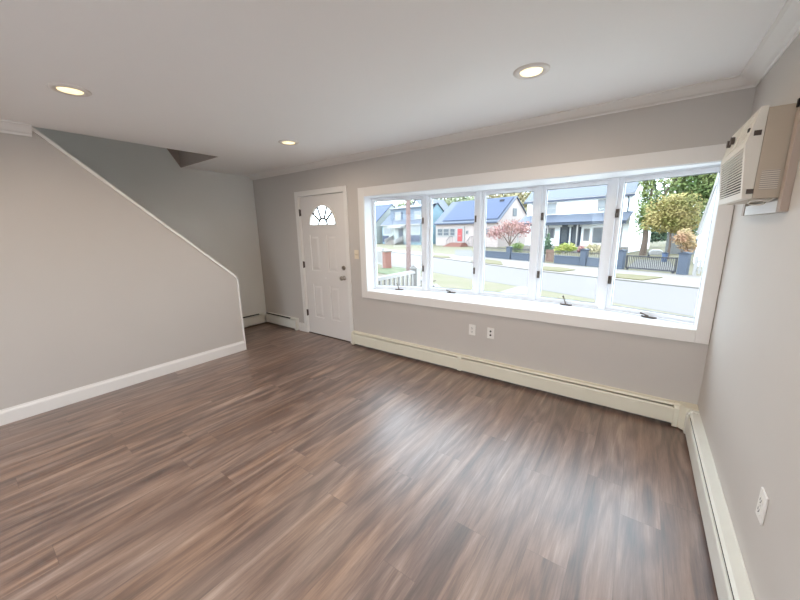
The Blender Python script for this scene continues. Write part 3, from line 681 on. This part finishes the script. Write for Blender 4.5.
wallseg(9.97, 11.9, 'low slate wall with iron pickets in front of the pale bush')
def pillar(u, wd, h, label):
    t = fthing('gate_pillar', label, 'pillar', u, 'slate pillars along the pavement')
    MB().box(0, wd, -.15, .15, 0, h-.08).build('shaft', M['wallnavy'], t); MB().prism([(-.04, h-.08), (wd+.04, h-.08), (wd+.04, h-.03), (wd/2, h+.03), (-.04, h-.03)], -.19, .19, 'y').build('cap', M['ddoor'], t)
pillar(2.87, .40, 1.05, 'slate pillar in the garden wall nearest the pink tree')
pillar(9.50, .42, 1.12, 'slate pillar between the yellow-green and pale bushes')
pillar(11.95, .30, 1.16, 'slate pillar at the left end of the black gate')
pillar(15.0, .42, 1.16, 'wide slate pillar at the right end of the black gate')
t = fthing('wood_gate', 'small brown wooden gate in the slate garden wall', 'gate', 6.68)
for z in (.2, .75): MB().box(0, .7, -.03, .0, z, z+.1).build('rail', M['brownwood'], t)
for i in range(5): MB().box(.02+i*.14, .12+i*.14, .001, .03, .05, .98).build('slat', M['brownwood'], t)
t = fthing('sliding_gate', 'long black iron gate on wheels across the driveway', 'gate', 12.36)
L = 2.55
q = MB(); q.box(0, L, -.03, .03, .80, .86); q.box(0, L, -.03, .03, .10, .16); q.box(0, .05, -.03, .03, .1, .86); q.box(L-.05, L, -.03, .03, .1, .86); q.build('frame', M['iron'], t)
for i in range(26): x = .09+i*(L-.18)/25; MB().box(x-.014, x+.014, -.012, .012, .16, .80).build('picket', M['iron'], t)
for x in (.12, L-.12): MB().lathe([(.07, -.03), (.07, .03)], (x, 0, .07), 'y', 12).build('wheel', M['iron'], t)
t = fthing('picket_fence', 'white picket fence in front of the tall white house', 'fence', 15.65)
q = MB(); q.box(0, 6, .03, .06, .25, .32); q.box(0, 6, .03, .06, .68, .75); q.box(0, .12, -.03, .09, 0, .98); q.build('rail', M['owhite'], t)
for i in range(30): x = .2+i*.19; MB().prism([(x, .1), (x+.09, .1), (x+.09, .84), (x+.045, .9), (x, .84)], 0, .028, 'y').build('picket', M['owhite'], t)

# ---------------- plants
def leaf_mesh(blobs, n, size, seed, shell=.55):
    R = random.Random(seed); v = []; f = []
    tot = sum(b[3]*b[4]*b[5] for b in blobs)
    for (cx_, cy_, cz_, rx, ry, rz) in blobs:
        for _ in range(max(8, int(n*rx*ry*rz/tot))):
            d = Vector((R.gauss(0, 1), R.gauss(0, 1), R.gauss(0, 1))).normalized(); k = R.uniform(shell, 1)
            # clumps: pull outward by a lumpy radius
            k *= 1+.16*math.sin(5*d.x+seed)*math.cos(4*d.y)+.1*math.sin(7*d.z+2*seed)
            c = Vector((cx_+d.x*rx*k, cy_+d.y*ry*k, cz_+d.z*rz*k))
            a = Vector((R.gauss(0, 1), R.gauss(0, 1), R.gauss(0, 1))).normalized(); b = a.orthogonal().normalized(); s = size*R.uniform(.6, 1.3)
            i = len(v); v += [tuple(c-a*s), tuple(c-b*s*.5), tuple(c+a*s), tuple(c+b*s*.5)]; f.append((i, i+1, i+2, i+3))
    return v, f
def plant(name, label, cat, base, blobs, m, n=1800, size=.16, trunk=None, seed=1, group=None, shell=.35):
    t = thing(name, label, cat, base, 0, group)
    q = MB(); q.v, q.f = leaf_mesh(blobs, n, size, seed, shell)
    me = bpy.data.meshes.new('foliage'); me.from_pydata(q.v, [], q.f); me.materials.append(m); o = bpy.data.objects.new('foliage', me); C.objects.link(o); o.parent = t
    if trunk:
        r, top, br = trunk; q = MB(); q.tube([(0, 0, 0), (.05, 0, top*.5), (-.02, .03, top)], [r*1.25, r, r*.85], 8)
        for (x, y, z) in br: q.tube([(-.02, .03, top-.1), (x*.5, y*.5, top+(z-top)*.6), (x, y, z)], [r*.7, r*.4, r*.15], 6)
        q.build('trunk', M['bark'], t)
    return t
LG = mat2('green_leaves', X(112, 150, 76, 3.2), X(190, 212, 132, 3.2), scale=.9, rough=.7)
LY = mat2('yellow_green_leaves', X(168, 172, 84, 3.2), X(232, 216, 140, 3.2), scale=1.0, rough=.7)
LP = mat2('pink_red_leaves', X(196, 134, 138, 3.2), X(234, 190, 180, 3.2), scale=2.0, rough=.7)
LO = mat2('orange_leaves', X(214, 164, 128, 3.2), X(226, 204, 150, 3.2), scale=1.5, rough=.7)
LD = mat2('dark_green_leaves', X(84, 120, 96, 3.2), X(134, 168, 130, 3.2), scale=1.5, rough=.7)
LM = mat2('muted_green_leaves', X(160, 186, 150, 3.2), X(214, 224, 186, 3.2), scale=.5, rough=.8)
LA = mat2('olive_autumn_leaves', X(178, 176, 134, 3.2), X(220, 210, 166, 3.2), scale=.5, rough=.8)
LB = mat2('bright_lime_leaves', X(178, 206, 92, 3.2), X(226, 232, 126, 3.2), scale=2, rough=.7)
LT = mat2('tan_grass_leaves', X(212, 206, 158, 3.2), X(232, 220, 178, 3.2), scale=2, rough=.7)
plant('tree', 'tall green tree beside the white porch house', 'tree', (3.35, 33.3, G), [(.15, 0, 4.0, .9, 1.0, 2.0), (-.4, 0, 5.6, .55, .6, 2.2), (-.35, 0, 3.2, .6, .6, 1.6), (-.1, 0, 7.2, .95, 1.2, 1.9), (3.0, 0, 7.0, 2.6, 1.6, 2.4), (5.6, 0, 6.7, 2.3, 1.5, 2.5), (1.8, 0, 9.2, 2.6, 1.6, 1.3), (3.6, 0, 4.9, 2.6, 1.4, 1.5)], LG, 15000, .16, (.22, 2.7, [(.1, 0, 7.4), (2.2, 0, 7.3), (3.0, .4, 5.8)]), 3, shell=.1)
plant('tree', 'yellow-green autumn tree above the driveway gate', 'tree', (4.9, 29.6, G), [(0, 0, 3.25, 1.85, 1.2, 1.45), (.75, 0, 2.6, 1.0, .9, .9), (-.9, 0, 2.9, 1.0, .9, .9), (.2, 0, 4.1, 1.3, 1, .9)], LY, 8500, .10, (.08, 2.0, [(.6, 0, 3.4), (-.6, 0, 3.3)]), 5, shell=.15)
plant('shrub', 'orange-leaved small tree against the tall white house', 'shrub', (5.2, 22.8, G), [(0, 0, 1.75, .55, .45, .62), (.3, 0, 1.4, .42, .35, .4)], LO, 1500, .07, (.04, 1.0, [(.3, 0, 2.0), (-.3, 0, 1.9)]), 7, shell=.3)
plant('shrub', 'dark green hedge mass behind the driveway under the autumn tree', 'shrub', (4.3, 48.0, G), [(0, 0, 1.6, 2.3, 1, 1.1), (2.6, 0, 2.3, 2.2, 1, 1.2)], LD, 3600, .17, None, 9)
plant('tree', 'small pink-leaved tree behind the slate garden wall', 'tree', (-6.95, 28.6, G), [(-1.3, 0, 2.15, 1.5, 1.1, .7), (1.1, 0, 2.45, 1.7, 1.1, .8), (-.1, 0, 2.8, 1.5, 1, .65)], LP, 2300, .085, (.10, 1.1, [(-1.3, 0, 2.4), (1.2, 0, 2.5), (.2, 0, 3.0), (-.5, .3, 2.7)]), 11, shell=.2)
plant('shrub', 'green bush below the pink tree behind the slate wall', 'shrub', (-5.9, 27.5, G), [(0, 0, .85, .62, .5, .5)], LG, 900, .07, None, 12)
cf = []
for k in range(6): cf.append((0, 0, .55+.28*k, .62-.09*k, .5-.07*k, .16))
plant('conifer', 'small blue-green conifer beside the brown wooden gate', 'conifer', (-3.3, 27.2, G), cf, LD, 1100, .09, (.05, 1.0, [(0, .02, 2.0)]), 13)
plant('shrub', 'bright yellow-green bush behind the slate wall', 'shrub', (-1.6, 26.2, G), [(0, 0, .95, .75, .5, .42), (-.6, 0, .8, .4, .4, .3)], LB, 900, .09, None, 14)
plant('shrub', 'reddish low bush next to the bright yellow-green bush', 'shrub', (-.52, 25.5, G), [(0, 0, .9, .25, .4, .32)], LP, 350, .08, None, 15)
plant('shrub', 'pale tan bush right of the slate pillar', 'shrub', (.35, 25.2, G), [(0, 0, .95, .62, .5, .42)], LT, 700, .09, None, 16)
bgt = [(-66, 72, 9, 9.5, 'muted green tree line at the far left behind the blue roofs', LM), (-53.3, 83, 9, 10, 'muted green tree behind the blue dormer house', LM), (-38.0, 77, 7.5, 10.2, 'green tree behind the white gabled house', LM), (-32.2, 89, 8, 11.6, 'pale green tree behind the red-doored house', LA),
       (-18.8, 71, 6, 8.8, 'olive tree right of the solar roof', LA), (-13.0, 83, 6.5, 11.5, 'muted green tree left of the white porch house', LM), (-14.2, 60.5, 3, 4.6, 'low autumn tree behind the pink tree', LA), (12, 60, 9, 9, 'green tree far behind the tall white house', LM)]
for i, (x, y, r, h, lab, m) in enumerate(bgt):
    plant('tree', lab, 'tree', (x, y, G), [(0, 0, h*.80, r, 3.5, h*.45), (-r*.4, 0, h*.6, r*.6, 3, h*.5), (r*.5, 0, h*.65, r*.6, 3, h*.5)], m, 5500, .42, (.35, h*.4, [(1.5, 0, h*.7), (-1.5, 0, h*.7)]), 20+i, 'trees behind the houses', .25)

# ---------------- yard things behind the gate
sh_ = thing('garden_shed', 'grey shed with a sloping roof behind the driveway gate', 'shed', (5.0, 36.2, G), math.radians(-8))
MB().prism([(0, 0), (2.6, 0), (2.6, .9), (.6, 2.0), (0, 1.9)], 0, 3, 'y').build('wall', M['greyshed'], sh_)
MB().prism([(-.1, 1.92), (.6, 2.04), (2.75, .86), (2.75, .95), (.6, 2.14), (-.1, 2.02)], -.1, 3.1, 'y').build('roof', M['rooflt'], sh_)
bn = thing('bin', 'blue plastic bin standing in the driveway behind the gate', 'bin', (4.62, 27.0, G+.02))
MB().lathe([(.15, 0), (.18, .58), (.20, .60)], (0, 0, 0), 'z', 16).build('body', M['binblue'], bn); MB().lathe([(.20, .60), (.20, .64), (.0, .70)], (0, 0, 0), 'z', 16).build('lid', M['ddoor'], bn)
cr = thing('parked_trailer', 'low white covered trailer parked beyond the black gate', 'trailer', (3.75, 30.6, G), math.radians(0))
MB().prism([(0, .25), (.9, .25), (.9, .5), (.7, .62), (.2, .62), (0, .45)], 0, 1.6, 'y').build('body', M['owhite'], cr, bevel=.04)
for y in (.3, 1.3): MB().lathe([(.18, -.06), (.18, .06)], (.0, y, .18), 'x', 14).build('wheel', M['iron'], cr)
# utility pole
up = thing('utility_pole', 'tall brown timber utility pole by the near kerb', 'utility pole', (-8.75, 14.2, G+.022))
MB().tube([(0, 0, 0), (.03, .0, 4.5), (.14, 0, 9)], [.155, .14, .12], 14).build('pole', M['polewood'], up)
MB().box(-.9, 1.1, -.06, .06, 8.2, 8.35).build('cross_arm', M['polewood'], up)
# brick pier and white fence by the neighbour
bp_ = thing('brick_pier', 'red brick pier at the end of the neighbour\'s white fence', 'pier', (-11.25, 14.95, G+.02), math.radians(-24))
MB().box(0, .45, -.2, .25, 0, 1.1).build('shaft', M['redbrick'], bp_); MB().box(-.05, .5, -.25, .3, 1.1, 1.18).build('cap', M['concrete'], bp_)
nf = thing('picket_fence', 'tall white picket fence beside the red brick pier', 'fence', (-11.35, 14.9, G), math.radians(150))
q = MB(); q.box(0, 3.2, -.04, .04, .2, .32); q.box(0, 3.2, -.04, .04, 1.05, 1.2); q.box(0, .16, -.08, .08, 0, 1.35); q.build('rail', M['owhite'], nf)
for i in range(15): MB().box(.25+i*.19, .36+i*.19, -.02, .02, .32, 1.05).build('picket', M['owhite'], nf)

# ---------------- own porch
pt = thing('porch', 'white railed entry porch outside the front door', 'porch', (-.45, .16, 0))
MB().box(-1.0, .85, 0, 1.3, G-.2, -.12).build('deck', M['kerb'], pt)
rl = MB(); RX = .70
rl.box(RX-.03, RX+.03, .02, 1.1, .86, .91); rl.box(RX-.025, RX+.025, .02, 1.1, -.02, .03); rl.build('railing', M['owhite'], pt)
for i in range(9): MB().box(RX-.016, RX+.016, .09+i*.115, .125+i*.115, .03, .86).build('baluster', M['owhite'], pt)
def post(x, y, z0, z1, mb):
    mb.box(x-.055, x+.055, y-.055, y+.055, z0, z1); mb.box(x-.075, x+.075, y-.075, y+.075, z1, z1+.025); mb.prism([(x-.06, z1+.025), (x+.06, z1+.025), (x, z1+.065)], y-.06, y+.06, 'y')
q = MB(); post(RX, 1.14, -.12, .93, q); q.build('newel_post', M['owhite'], pt)
q = MB(); post(RX-.02, 1.78, G, .52, q); q.build('lower_newel_post', M['owhite'], pt)
q = MB(); q.prism([(1.14, .80), (1.78, .42), (1.78, .48), (1.14, .86)], RX-.03, RX+.03, 'x'); q.build('stair_rail', M['owhite'], pt)
q = MB()
for i in range(4): q.box(-1.0, .6, 1.3, 1.3+.28*(i+1), G-.2, -.32-.18*i)
q.build('steps', M['concrete'], pt)
#EXT-END
